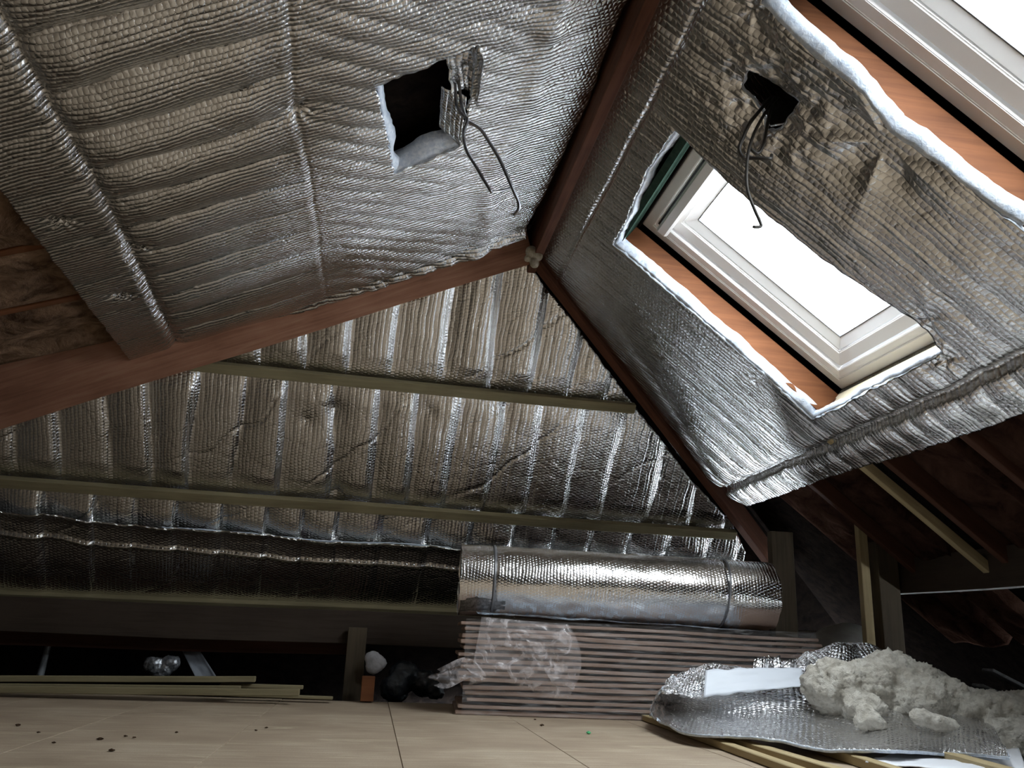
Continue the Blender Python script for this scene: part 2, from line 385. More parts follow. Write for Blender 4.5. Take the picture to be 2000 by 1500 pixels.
# chipboard sheets, 0.6 m wide, laid along the ridge, tongue-and-groove joints slightly open
k = 0
xs = [-3.47+.6*i for i in range(10)]
for i, x0 in enumerate(xs):
    x1 = x0+.6
    ye = 5.3 if x1 < .9 else (4.75 if x1 < 2.2 else 4.2)
    cuts = [-2.7]+[c for c in ([-1.1, 1.3, 3.72] if i % 2 else [0., 2.4, 4.3]) if c < ye]+[ye]
    for c0, c1 in zip(cuts[:-1], cuts[1:]):
        wbox('floor_board', (x0+.0015, c0+.0015, -.022), (x1-.0015, c1-.0015, rng.uniform(-.0008, .0008)), m_chip, fl, bev=.0008)
tag(wbox('floor', (-3.5, -2.7, -.3), (4.5, 6.8, -.2), m_felt), kind='structure')

# ------------------------------------------------------------------ roof timbers
ridge = beam('ridge_board', FL.O+UY*(-2.6)+np.array([0, 0, .12]), A+np.array([0, .03, .12]), .05, .26, (0, 0, 1), m_red,
             'dark red-brown ridge board running overhead between the two foil slopes')
for nm, P1, lab, wd, mt, n_, dep in (
        ('hip_rafter', L_, 'wide reddish hip rafter falling left from the roof peak', .06, m_hipw, LN, .40),
        ('hip_rafter', R_, 'dark red-brown hip rafter falling right from the roof peak to the foil roll', .05, m_red, RN, .26)):
    d = unit(P1-A); left = n_ is LN
    up = np.cross(d, HN); up = up if up[2] > 0 else -up
    if left: beam(nm, A+d*.02+up*.07+HN*.085, A+d*3.9+HN*.085, wd, .36, up, mt, lab, z0=.24, nx=24, warp=.004)
    else: beam(nm, A+d*.02, A+d*3.15, wd, .19, unit(-(HN+n_)), mt, lab, z0=.115, nx=24, warp=.004)
# common rafters on the left slope (seen past the end of the foil)
for i, u in enumerate((2.98, 3.5, 4.06)):
    beam('rafter', FL.P(u, 1.9, -.16), FL.P(u, 4.35, -.16), 1.*.05, .10, LN*-1, m_orange, None, z0=0, group='rafters of the left slope', nx=8, warp=.003)['label'] = \
        ('red-brown rafter below the left foil edge, %s' % ['nearest the camera', 'middle one of three', 'nearest the hip rafter'][i])
# wool batts between them
def batt(fr, u0, u1, v0, v1, h, name, label, mat, seed, th=.07, amp=.05):
    us = np.arange(u0, u1, .02); vs = np.arange(v0, v1, .02)
    o = sheet(name, fr, [(u0, v0), (u1, v0), (u1, v1), (u0, v1)], [], us, vs,
              lambda u, v: h+amp*(fbm(u*4, v*3, seed, 5)-.5)*2*np.minimum(1, np.minimum(u-u0, u1-u)*12), mat, rim=th)
    return tag(o, label, 'insulation', 'brown wool batts between the rafters')
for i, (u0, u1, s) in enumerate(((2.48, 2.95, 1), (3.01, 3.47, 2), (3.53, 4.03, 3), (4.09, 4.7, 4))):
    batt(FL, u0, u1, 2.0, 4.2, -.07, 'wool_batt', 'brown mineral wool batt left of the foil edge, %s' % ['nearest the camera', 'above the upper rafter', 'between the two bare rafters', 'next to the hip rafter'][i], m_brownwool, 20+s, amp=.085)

# right slope, bare part below the foil
def rraf(px0, py0, px1, py1, h, w_, d_, mat, label, name='rafter'):
    u0, v0 = FR.uv(px0, py0, h); u1, v1 = FR.uv(px1, py1, h)
    um = (u0+u1)/2
    return beam(name, FR.P(um, v0-.35, h), FR.P(um, v1+.25, h), w_, d_, -RN, mat, label, z0=d_, nx=6, warp=.003)
rraf(1680, 912, 1885, 1085, .0, .045, .05, m_pale, 'pale new timber running down the bare right slope below the foil')
rraf(1715, 895, 1930, 1070, -.03, .045, .10, m_redd, 'red-brown rafter directly beside the pale new timber on the bare right slope')
rraf(1870, 845, 2010, 960, -.03, .045, .10, m_redd, 'red-brown rafter at the right edge, below the lowest corner of the foil')
rraf(1590, 950, 1720, 1070, -.03, .045, .10, m_redd, 'dark red rafter disappearing behind the post with the pale edge')
for i, (px0, px1) in enumerate(((1500, 1600), (1625, 1690), (1740, 1850), (1900, 2060))):
    ua = FR.uv(px1, 980 if i < 2 else 900)[0]; ub = FR.uv(px0, 980 if i < 2 else 900)[0]
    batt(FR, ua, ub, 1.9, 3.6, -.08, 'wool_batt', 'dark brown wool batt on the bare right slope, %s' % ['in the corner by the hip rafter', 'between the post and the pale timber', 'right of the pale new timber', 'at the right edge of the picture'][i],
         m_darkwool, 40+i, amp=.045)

# ------------------------------------------------------------------ foil blankets
def seg(fr, pts): return [fr.uv(*p) for p in pts]
def gro(x, c, w_): return np.exp(-((x-c)/w_)**2)
# left slope
left_out = seg(FL, [(1196, 60), (1150, 190), (1098, 300), (1060, 385), (1028, 440), (1022, 462), (960, 476), (900, 500), (850, 516), (780, 542), (700, 575), (620, 600), (560, 612),
                    (500, 632), (440, 655), (385, 686), (345, 692), (300, 702), (272, 724), (235, 676), (168, 590), (90, 488), (0, 368)])
ve = left_out[-1][1]
left_out = [(-2.6, .02)]+[(1.9, .03)]+left_out+[(-2.6, ve)]
left_hole = seg(FL, [(735, 165), (800, 140), (865, 113), (934, 88), (920, 180), (897, 285), (830, 315), (770, 338), (757, 270)])
c1 = [FL.uv(*p) for p in ((0, 20), (100, 200), (180, 335), (260, 490), (350, 680))]
c2 = [FL.uv(*p) for p in ((560, 0), (578, 220), (605, 330), (640, 600))]
c3 = [FL.uv(*p) for p in ((1120, 60), (1060, 200), (1000, 340))]
_p, _q = FL.uv(300, 300), FL.uv(400, 272); SHL = -(_q[0]-_p[0])/(_q[1]-_p[1])
e1, e2 = np.array(FL.uv(430, 668)), np.array(FL.uv(1000, 468)); edn = np.array([-(e2-e1)[1], (e2-e1)[0]])/np.linalg.norm(e2-e1)
def hL(u, v):
    vc1 = np.interp(u, [p[0] for p in c1], [p[1] for p in c1]); vc2 = np.interp(u, [p[0] for p in c2], [p[1] for p in c2]); vc3 = .26
    wv = u+SHL*v+.08*fbm(u*1.5, v*1.2, 3)
    mid = np.clip((v-vc2)/.15, 0, 1)*np.clip((vc1-v)/.12, 0, 1)
    env = .35+.65*np.clip((v-vc2+.1)/.6, 0, 1)
    ph = wv/.235; pil = np.abs(np.sin(np.pi*(ph+.25*fbm(u*2, v*2, 9))))**.7
    h = .034*pil*env*(.35+.65*mid)*(.5+vnoise(u*2.5, v*.8, 12))
    low = v > vc1
    h = np.where(low, .008*np.abs(np.sin(np.pi*((u+SHL*v)*2.6+.5*fbm(u*1, v*3, 5))))**.6*np.clip((v-vc1)/.05, 0, 1)+.006*np.clip((v-vc1)/.05, 0, 1), h)
    h -= .013*gro(v, vc1+.012*(vnoise(u*12, u*0, 4)-.5), .022)
    pk = .0016*np.sin(u*2*np.pi/.035+3*vnoise(u*8, v*5, 6))*gro(v, vc1, .09); h += pk
    h -= .004*gro(v, vc2+.008*(vnoise(u*9, u*0, 8)-.5), .008); h += .002*gro(v, vc2+.03, .015)
    h += .018*gro(v, .30+.10*vnoise(u*2, u*0, 2), .06)*(.3+vnoise(u*6, v*2, 15))
    h += .022*(fbm(u*1.3, v*1.6, 21)-.5)
    ru = u*math.cos(.5)+v*math.sin(.5)
    h += .010*np.abs(np.sin(ru*np.pi/.11+2*fbm(u*3, v*3, 17)))*np.clip((vc2-v)/.2, 0, 1)*vnoise(u*3, v*3, 31)
    h += .004*(fbm(u*14, v*9, 33, 3)-.5)
    ed = np.abs((u-e1[0])*edn[0]+(v-e1[1])*edn[1]); h += (.03*gro(ed, .045, .04)+.010*(vnoise(u*40, v*40, 18)-.5)*gro(ed, .04, .05))*np.clip((vc1-v)/.15, 0, 1)
    for (px, py) in ((118, 430), (235, 575), (582, 215), (275, 480)):
        pu, pv = FL.uv(px, py); r = np.hypot(u-pu, v-pv); an = np.arctan2(v-pv, u-pu); h -= .022*np.exp(-r/.05)*(1+.35*np.sin(an*9))
    return h
us = np.concatenate([np.arange(-2.6, 1.7, .05), np.arange(1.7, 5.4, .0065)]); vs_ = np.arange(.0, ve+.15, .0065)
bl = sheet('foil_blanket', FL, ragged(left_out, .03, .004), [ragged(left_hole, .015, .006)], us, vs_, hL, m_foilL, .012, rimmat=m_edge, shear=SHL)
tag(bl, 'large quilted silver foil blanket on the left slope, with the square hole cut in it', 'insulation')

# right slope
right_out = seg(FR, [(1186, 140), (1112, 320), (1060, 430), (1052, 492), (1100, 566), (1165, 655), (1240, 758), (1262, 785), (1300, 838), (1335, 890), (1372, 915), (1402, 938), (1425, 962), (1462, 984),
                     (1530, 962), (1600, 934), (1690, 905), (1780, 880), (1850, 856), (1930, 828), (2000, 800)])
vb = right_out[-1][1]
right_out = [(-2.6, .02), (1.9, .02)]+right_out+[(-2.6, vb)]
w1 = seg(FR, [(1203, 472), (1245, 505), (1290, 545), (1400, 640), (1500, 728), (1592, 812), (1650, 785), (1700, 755), (1770, 722), (1845, 684), (1812, 640), (1790, 622), (1720, 572), (1600, 490), (1500, 408), (1440, 360), (1400, 322), (1325, 248), (1268, 330), (1228, 425)])
w2 = seg(FR, [(1492, 0), (1560, 70), (1600, 108), (1690, 178), (1740, 248), (1850, 325), (1930, 388), (2000, 436)]); w2 += [(w2[-1][0]-.0, 1.72), (1.05, 1.72), (1.05, w2[0][1]), (w2[0][0]-.02, w2[0][1]-.01)]
w3 = seg(FR, [(1463, 135), (1510, 168), (1557, 203), (1540, 228), (1524, 250), (1496, 255), (1485, 222), (1446, 172)])
k1 = [FR.uv(*p) for p in ((1410, 955), (1560, 890), (1700, 830), (1850, 765), (2000, 690))]
k2 = [FR.uv(*p) for p in ((1100, 530), (1200, 340), (1290, 170), (1365, 20))]
su, sv = FR.uv(1725, 285); s2u, s2v = FR.uv(1470, 20)
def hR(u, v):
    vk1 = np.interp(u, sorted(p[0] for p in k1), [p[1] for p in sorted(k1)]); vk2 = np.interp(u, sorted(p[0] for p in k2), [p[1] for p in sorted(k2)])
    h = .018*(fbm(u*1.5, v*1.2, 51)-.5)
    h += np.where(v > vk1, .018*np.abs(np.sin(np.pi*(u/.17+.8*fbm(u*2, v*2, 52))))**.7*np.clip((v-vk1)/.1, 0, 1)*np.clip((vb-v)/.12, .2, 1), 0)
    h += .012*np.abs(np.sin(np.pi*(u/.19+.8*fbm(u*2, v*1, 53))))**.8*np.clip((v-1.3)/.5, 0, 1)*np.clip((vk1-v)/.1, 0, 1)
    h += .002*np.abs(np.sin(np.pi*u/.13+2*fbm(u*2, v*1, 55)))+.0026*np.exp(-(np.abs(np.sin(np.pi*(u/.048+.3*fbm(u*2, v*.7, 57))))/.22)**2)*vnoise(u*25, v*3, 58)**1.5*1.6
    h -= .03*gro(v, vk1+.01*(vnoise(u*10, u*0, 4)-.5), .022)
    h -= .010*gro(v, vk2+.006*(vnoise(u*10, u*0, 5)-.5), .008)
    for (pu, pv, am, sg) in ((su, sv, .09, .17), (s2u, s2v, .03, .10), (*FR.uv(1385, 560), .0, .1), (*FR.uv(1850, 700), .03, .09), (*FR.uv(1480, 735), .012, .08), (*FR.uv(1820, 620), .02, .1)):
        r = np.hypot(u-pu, v-pv); an = np.arctan2(v-pv, u-pu)
        h -= am*np.exp(-r/sg)*(.45+.55*np.abs(np.sin(an*2.5+pu)))
    band = (u < 2.78) & (u > 2.12)
    h += np.where(band, .014*(fbm(u*5, v*4, 61, 4)-.5), 0)
    # sunken strip around the small hole
    hu, hv = FR.uv(1500, 200); r = np.hypot(u-hu, v-hv); h -= .05*np.exp(-(r/.13)**2)*1; h += .012*np.exp(-(r/.25)**2)*(fbm(u*22, v*22, 70, 3)-.5)*3
    h += .004*(fbm(u*16, v*9, 63, 3)-.5)
    return np.maximum(h+.022, -.012)
us = np.concatenate([np.arange(-2.6, .95, .05), np.arange(.95, 5.5, .0075)]); vs_ = np.arange(0., vb+.1, .0075)
br = sheet('foil_blanket', FR, ragged(right_out, .03, .004), [ragged(w1, .02, .004), ragged(w2, .02, .006), ragged(w3, .02, .004)], us, vs_, hR, m_foilR, .014, rimmat=m_edge)
tag(br, 'silver foil blanket on the right slope, cut away around the two roof windows', 'insulation')

# hip end
def batv(pts): return [FH.uv(*p, .02) for p in pts]
B1 = batv([(400, 712), (1236, 794)]); B2 = batv([(0, 935), (1425, 1040)]); B3 = batv([(0, 1157), (870, 1192)])
def bl_v(B, u): return B[0][1]+(u-B[0][0])*(B[1][1]-B[0][1])/(B[1][0]-B[0][0])
hip_out = seg(FH, [(1030, 502), (1052, 545), (1110, 615), (1170, 700), (1228, 778), (1290, 858), (1350, 938), (1430, 1020), (1455, 1075), (1450, 1100), (880, 1080), (600, 1062), (320, 1050), (0, 1020)])
hu0 = -3.2
hip_out = hip_out+[(hu0, hip_out[-1][1]-.02), (hu0, FH.uv(0, 835)[1]-.05)]+seg(FH, [(0, 790), (460, 670), (870, 520)])
def hH(u, v):
    h = .02*(fbm(u*1.5, v*1.5, 71)-.5)
    far = np.minimum(np.minimum(np.abs(v-bl_v(B1, u)), np.abs(v-bl_v(B2, u))), np.abs(v-bl_v(B3, u)))
    e = np.clip(far/.16, 0, 1)**.7
    band = np.where(v < bl_v(B1, u), 0., np.where(v < bl_v(B2, u), 1., np.where(v < bl_v(B3, u), 2., 3.)))
    ph = u/.27+.9*fbm(u*1.2+band*7, v*.5+band, 73)+band*.37
    saw = ph-np.floor(ph)
    pil = np.where(saw < .8, np.sin(saw/.8*np.pi/2), np.cos((saw-.8)/.2*np.pi/2))
    h += (.050*pil*(.4+.9*vnoise(ph.astype(int)*3.1, band*5, 74)))*e
    d = np.abs(np.sin(np.pi*((u*.8+v*.9)/.75+.5*fbm(u*2, v*2, 77)))); h -= .008*np.exp(-(d/.05)**2)*e*vnoise(u*2, v*2, 78)
    for (px, py) in ((655, 800), (655, 960), (600, 820), (840, 800), (980, 795)):
        pu, pv = FH.uv(px, py); r = np.hypot(u-pu, v-pv); h -= .03*np.exp(-r/.07)
    h += .005*np.abs(np.sin(u*np.pi/.06+fbm(u*3, v*2, 80)*2))*vnoise(u*3, v*2, 81)*e
    h += .003*(fbm(u*13, v*9, 83, 3)-.5)
    return h-.005
us = np.arange(hu0, 3.0, .0085); vs_ = np.arange(0., 3.0, .0085)
bh = sheet('foil_blanket', FH, ragged(hip_out, .03, .004), [], us, vs_, hH, m_foilH, .01, rimmat=m_edge)
tag(bh, 'upper silver foil blanket on the far end slope, held by two battens', 'insulation')
low_out = seg(FH, [(0, 985), (60, 988), (130, 992), (200, 1008), (320, 1018), (400, 1022), (500, 1030), (600, 1042), (700, 1047), (800, 1050), (880, 1058), (1000, 1064), (1200, 1070), (1430, 1085), (1500, 1225), (870, 1200), (0, 1168)])
low_out = [(hu0, low_out[0][1])]+low_out+[(hu0, low_out[-1][1])]
ctop = [p for p in low_out[1:15]]
def hLow(u, v):
    top = np.interp(u, [p[0] for p in ctop], [p[1] for p in ctop]); d = v-top
    h = hH(u, v)*.5+.055-.02*np.clip(d/.4, 0, 1)+.03*np.exp(-d/.03)*(.3+vnoise(u*3, u*0, 91))
    l2 = top+.16+.02*fbm(u*2, u*0, 92); h += .016*gro(v, l2, .012)
    return h
bh2 = sheet('foil_blanket', FH, ragged(low_out, .02, .007), [], us, np.arange(1.5, 3.2, .0085), hLow, m_foilH, .012)
tag(bh2, 'lower silver foil blanket on the far end slope, its torn whitish top edge overlapping', 'insulation')
TE_LOW = [(ctop[k][0], ctop[k][1]+.004) for k in range(4, 11)]
# battens across the hip end
for B, lab, x0, x1 in ((B1, 'pale green-brown batten across the far foil, uppermost of three', -.08, 0.0), (B2, 'pale green-brown batten across the far foil, middle one, longest', -1.1, .03), (B3, 'pale green-brown batten across the far foil, lowest of three, ending at the roll', -1.1, .9)):
    d = (B[1][0]-B[0][0]); s = (B[1][1]-B[0][1])/d
    ua, ub = B[0][0]+x0, B[1][0]+x1
    beam('batten', FH.P(ua, bl_v(B, ua), .03), FH.P(ub, bl_v(B, ub), .03), .062, .045, HN, m_green, lab, 'batten', z0=.045, nx=10, warp=.003, group='battens across the far foil slope')

# ------------------------------------------------------------------ roof windows
def ring(name, fr, u0, u1, v0, v1, wd, h0, h1, mat, parent, bev=.004, slope=0.):
    """four mitred members between an outer rectangle and one wd inside it; h0 (room side) .. h1 (outside)"""
    objs = []
    o4 = [(u0, v0), (u1, v0), (u1, v1), (u0, v1)]; i4 = [(u0+wd, v0+wd), (u1-wd, v0+wd), (u1-wd, v1-wd), (u0+wd, v1-wd)]
    bm = bmesh.new()
    A_ = [[bm.verts.new(fr.P(*p, h-(slope if q is i4 and h == h0 else 0))) for p in q] for q in (o4, i4) for h in (h0, h1)]     # o-h0,o-h1,i-h0,i-h1
    for k in range(4):
        n = (k+1) % 4
        for a, b in ((0, 2), (2, 3), (3, 1), (1, 0)): bm.faces.new((A_[a][k], A_[a][n], A_[b][n], A_[b][k]))
    bmesh.ops.recalc_face_normals(bm, faces=bm.faces[:])
    if bev: bmesh.ops.bevel(bm, geom=[e for e in bm.edges if e.calc_face_angle(0) > .6], offset=bev, segments=2, affect='EDGES')
    me = bpy.data.meshes.new(name); bm.to_mesh(me); bm.free()
    o = link(name, me, mat); setpar(o, parent); return o
for i, (u0, u1, v0, v1) in enumerate(WIN):
    W = empty('window_%d' % (i+1), FR.P((u0+u1)/2, (v0+v1)/2, -.2), kind='structure')
    W['label'] = ['white roof window fully in view, orange timber reveal', 'white roof window cut off by the top right corner'][i]
    ring('window_frame', FR, u0, u1, v0, v1, .055, -.195, -.33, m_taupe, W)
    ring('window_frame', FR, u0+.012, u1-.012, v0+.012, v1-.012, .080, -.196, -.32, m_white, W, .003, .014)
    ring('sash', FR, u0+.10, u1-.10, v0+.10, v1-.10, .060, -.226, -.33, m_white, W, .005, .022)
    ring('glazing_bead', FR, u0+.165, u1-.165, v0+.165, v1-.165, .045, -.258, -.33, m_white, W, .002, .028)
    ring('glazing_seal', FR, u0+.210, u1-.210, v0+.210, v1-.210, .004, -.285, -.33, plain('grey_seal', (.10, .10, .10), .6), W, 0)
    g = plate('pane', FR, [(u0+.205, u1-.205, v0+.205, v1-.205)], -.292, -.2925, m_glass, W)
    # vent flap / opening bar along the top of the sash
    tb = boxmesh('opening_bar', (-(u1-u0-.20)/2, (u1-u0-.20)/2), (-.032, .032), (-.014, .016), 1, .012)
    hb = link('opening_bar', tb, m_white); P = FR.P((u0+u1)/2, v0+.112, -.165)
    m = Matrix.Identity(4); X, Y, Z = UY, np.cross(RN, UY), RN
    for r in range(3): m[r][0], m[r][1], m[r][2], m[r][3] = X[r], Y[r], Z[r], P[r]
    hb.matrix_basis = m; setpar(hb, W)
    plate('gap_shade', FR, [(u0+.09, u1-.09, v0+.066, v0+.080)], -.2, -.215, m_blk, W)  # black strip on the frame face paints the shade beside the bar
    for s in (-1, 1):
        P2 = FR.P((u0+u1)/2+s*(u1-u0-.26)/2, v0+.105, -.212)
        bb = plate('bar_bracket', FR, [(P2[1]-.01, P2[1]+.01, v0+.09, v0+.13)], -.17, -.24, m_white, W)
    # timber linings of the opening
    plate('reveal_board', FR, [(u1+.0, u1+.035, v0-.06, v1+.05)], -.016, -.21, m_orange, W)['label'] = 'orange-brown timber side of the opening'
    plate('reveal_board', FR, [(u0-.035, u0, v0-.06, v1+.05)], -.016, -.21, m_orange, W)
    plate('reveal_board', FR, [(u0, u1, v1-.0, v1+.03)], -.016, -.215, m_cream, W)['label'] = 'pale plywood foot of the opening'
    plate('reveal_board', FR, [(u0, u1, v0-.045, v0-.012)], -.016, -.21, m_grn, W)['label'] = 'dark green packer at the head of the opening'
    plate('gap_shade', FR, [(u0-.01, u1+.012, v0-.02, v0), (u0-.01, u1+.012, v1-.002, v1+.01), (u1-.0, u1+.012, v0, v1), (u0-.01, u0, v0, v1)], -.24, -.34, m_blk, W)  # black plates paint the shade in the gaps round the frame
# torn, pale blue-white wadding along the cut edges of the windows
def ribbon(name, fr, pts, wd, mat, parent, seed, depth=.03, h0=-.004):
    P = []
    for a, b in zip(pts[:-1], pts[1:]):
        a = np.array(a); b = np.array(b); k = max(1, int(np.linalg.norm(b-a)/.012))
        for j in range(k): P.append(a+(b-a)*j/k)
    P.append(np.array(pts[-1])); P = np.array(P); T = np.gradient(P, axis=0); T /= np.linalg.norm(T, axis=1)[:, None]; Nn = np.stack([-T[:, 1], T[:, 0]], -1)
    s = np.arange(len(P))*.012; vs = []; fs = []
    for i in range(len(P)):
        ww = wd*(.45+1.0*vnoise(s[i]*9, 0, seed)); j = .006*(vnoise(s[i]*40, 3, seed)-.5)
        for t_ in (0, .33, .66, 1):
            q = P[i]+Nn[i]*(ww*t_+j)
            vs.append(fr.P(q[0], q[1], h0+.012*math.sin(t_*3)*(.4+vnoise(s[i]*15, t_*4, seed))-depth*t_))
    for i in range(len(P)-1):
        for c in range(3): a = i*4+c; fs.append((a, a+1, a+5, a+4))
    o = meshobj(name, vs, fs, mat, parent, smooth=True)
    md = o.modifiers.new('thick', 'SOLIDIFY'); md.thickness = .004; return o
m_wad = noisy('pale_blue_wadding', (.50, .58, .70), (.82, .86, .92), 50, .35, .004)
ribbon('torn_edge', FR, [w1[k] for k in (0, 1, 2, 3, 4, 5)], .022, m_wad, br, 3, .055, .016)['label'] = 'pale blue-white torn edge'
ribbon('torn_edge', FR, [w1[k] for k in (17, 18, 19, 0)], .022, m_wad, br, 4, .05, .016)['label'] = 'pale grey torn edge'
ribbon('torn_edge', FR, [w1[k] for k in (5, 6, 7, 8, 9)], .014, m_wad, br, 5, .03, .016)['label'] = 'white torn edge'
ribbon('torn_edge', FR, w2[:8], .034, m_wad, br, 6, .05, .016)['label'] = 'bright white torn edge'
ribbon('torn_edge', FH, TE_LOW, .018, m_wad, bh2, 11, .015, .062)['label'] = 'torn bluish-white top edge'
# return faces of the blanket inside the left hole
lh = left_hole
ribbon('torn_edge', FL, [lh[k] for k in (5, 6, 7)], .06, m_wad, bl, 8, .07)['label'] = 'pale blue layered cut edge'
ribbon('torn_edge', FL, [lh[k] for k in (7, 8, 0)], .035, m_wad, bl, 9, .04)['label'] = 'white fluffy cut edge'
def wallstrip(name, fr, pts, d0, d1, mat, parent):
    vs = []; fs = []
    for i, p in enumerate(pts):
        for h in (d0, d1): vs.append(fr.P(p[0], p[1], h))
    for i in range(len(pts)-1): fs.append((2*i, 2*i+2, 2*i+3, 2*i+1))
    uv_ = [(j*.05, h) for j in range(len(pts)) for h in (0, .12)]
    o = meshobj(name, vs, fs, mat, parent, uvs=uv_); md = o.modifiers.new('thick', 'SOLIDIFY'); md.thickness = .006; return o
_RET = True
wallstrip('foil_return', FR, [w3[k] for k in (0, 7, 6, 5)], -.03, -.15, m_foilR, br)
wallstrip('foil_return', FR, [w3[k] for k in (5, 4, 3, 2)], -.03, -.15, m_foilR, br)

# foil flap turned down at the left hole
def crumple_patch(name, P00, P10, P11, P01, n, m_, amp, mat, parent, seed, bulge=0, th=.004, fine=12):
    vs = []; uvs = []; fs = []; c = [np.array(p, float) for p in (P00, P10, P11, P01)]
    nn = unit(np.cross(c[1]-c[0], c[3]-c[0]))
    for i in range(n+1):
        for j in range(m_+1):
            s, t_ = i/n, j/m_
            p = c[0]*(1-s)*(1-t_)+c[1]*s*(1-t_)+c[2]*s*t_+c[3]*(1-s)*t_
            a = fbm(s*fine*.5, t_*fine*.5, seed, 4)-.5
            p = p+nn*(amp*a*2+bulge*math.sin(math.pi*s))
            p = p+unit(c[3]-c[0])*(.012*(vnoise(s*9, 1, seed+3)-.5) if j in (0, m_) else 0)
            vs.append(p); uvs.append((np.linalg.norm(c[1]-c[0])*s, np.linalg.norm(c[3]-c[0])*t_))
    for i in range(n):
        for j in range(m_): a = i*(m_+1)+j; fs.append((a, a+m_+1, a+m_+2, a+1))
    o = meshobj(name, vs, fs, mat, parent, smooth=True, uvs=uvs)
    md = o.modifiers.new('thick', 'SOLIDIFY'); md.thickness = th; return o
crumple_patch('foil_flap', FL.P(*FL.uv(876, 118), -.06), FL.P(*FL.uv(940, 92), .05), FL.P(*FL.uv(926, 192), .05), FL.P(*FL.uv(884, 190), -.02), 22, 30, .012, m_foilL, bl, 44, .05)['label'] = 'rolled foil flap hanging at the hole'

crumple_patch('foil_return', FL.P(*FL.uv(870, 192), -.06), FL.P(*FL.uv(912, 190), .0), FL.P(*FL.uv(899, 284), .0), FL.P(*FL.uv(866, 268), -.06), 16, 16, .006, m_foilL, bl, 47, .0)['label'] = 'pale foil-lined side of the hole'
# ------------------------------------------------------------------ hanging wire clips
W1 = empty('wire_hanger', pt(895, 180, 2.74), 'bent grey steel wire loop dangling from the square hole in the left foil', 'wire')
tube('wire', [pt(888, 150, 2.80), pt(891, 195, 2.74), pt(893, 210, 2.73), pt(908, 228, 2.73), pt(914, 236, 2.72), pt(905, 262, 2.72), pt(912, 296, 2.73), pt(930, 326, 2.74), pt(957, 371, 2.75), pt(962, 375, 2.76), pt(980, 372, 2.80), pt(1000, 366, 2.82)], .0058, m_wire, W1)
tube('wire', [pt(896, 150, 2.80), pt(900, 195, 2.74), pt(905, 215, 2.74), pt(914, 236, 2.73), pt(938, 252, 2.74), pt(957, 280, 2.76), pt(978, 316, 2.78), pt(1000, 366, 2.80), pt(1013, 396, 2.82), pt(1012, 410, 2.83), pt(1004, 420, 2.85)], .0062, m_wire, W1)
W2 = empty('wire_hanger', pt(1505, 190, 2.5), 'dark bent wire hanging from the small hole in the right foil, between the windows', 'wire')
tube('wire', [pt(1520, 175, 2.52), pt(1493, 205, 2.44), pt(1465, 240, 2.4), pt(1452, 268, 2.4), pt(1444, 290, 2.4), pt(1450, 305, 2.4), pt(1462, 309, 2.4), pt(1480, 309, 2.38), pt(1504, 310, 2.36), pt(1507, 303, 2.38)], .0065, m_wired, W2)
tube('wire', [pt(1530, 180, 2.52), pt(1505, 205, 2.44), pt(1483, 240, 2.4), pt(1470, 268, 2.4), pt(1461, 300, 2.38), pt(1458, 340, 2.36), pt(1459, 365, 2.35), pt(1464, 385, 2.34), pt(1475, 412, 2.33), pt(1486, 437, 2.32), pt(1484, 443, 2.32), pt(1472, 443, 2.30)], .0055, m_wired, W2)
tube('wire', [pt(1512, 190, 2.47), pt(1500, 235, 2.42), pt(1492, 280, 2.4), pt(1480, 300, 2.4), pt(1466, 290, 2.4)], .006, m_wired, W2)
# knot of foam at the peak
bm = bmesh.new()
for (px, py, r) in ((1038, 492, .035), (1050, 500, .030), (1044, 515, .026), (1030, 505, .02)):
    bmesh.ops.create_icosphere(bm, subdivisions=3, radius=r, matrix=Matrix.Translation(Vector(pt(px, py, 4.28))))
me = bpy.data.meshes.new('foam_blob'); bm.to_mesh(me); bm.free(); o = link('foam_blob', me, noisy('dirty_foam', (.30, .26, .18), (.55, .52, .46), 40, .9, .004))
md = o.modifiers.new('r', 'REMESH'); md.mode = 'VOXEL'; md.voxel_size = .006; md.use_smooth_shade = True
tag(o, 'small dirty white blob of foam at the roof peak where the rafters meet', 'foam')

# ------------------------------------------------------------------ low timbers under the hip end
def hz(px, py, Y): return pt(px, py, Y)
p0, p1 = pt(-150, 1190, 5.6), pt(1700, 1262, 5.72)
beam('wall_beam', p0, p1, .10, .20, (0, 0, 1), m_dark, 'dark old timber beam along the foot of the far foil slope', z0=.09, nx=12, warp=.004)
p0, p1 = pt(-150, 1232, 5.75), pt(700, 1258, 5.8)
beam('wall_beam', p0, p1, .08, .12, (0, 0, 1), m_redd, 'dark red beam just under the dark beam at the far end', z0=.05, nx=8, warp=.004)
def post(px, pyt, pyb, Y, w_, d_, mat, label, lean=0, z0=None):
    b = pt(px, pyb, Y); t_ = np.array([b[0]+lean, Y, pt(px, pyt, Y)[2]])
    return beam('post', b, t_, w_, d_, (0, -1, 0), mat, label, 'post', z0=d_/2, nx=6, warp=.002)
post(687, 1225, 1374, 5.55, .115, .05, m_post, 'short grey-brown post under the far beam, left of the board stack')
post(1742, 1000, 1300, 4.75, .13, .10, m_post, 'tall rough post with a pale lit edge behind the wool heap')
bp_ = pt(1706, 1300, 4.69); tp = np.array([bp_[0], 4.69, pt(1706, 1003, 4.69)[2]])
beam('post', bp_, tp, .055, .045, (0, -1, 0), m_pale, 'narrow pale strip added as the lit left face of the tall rough post', 'post', z0=.0, nx=6, warp=.002)  # pale colour paints the light on the tall post's left face
post(1535, 1040, 1270, 5.0, .145, .06, m_post, 'dim post standing at the right end of the foil roll')
post(1999, 888, 1000, 4.1, .04, .05, m_pale, 'pale upright timber cut off by the right edge of the picture')
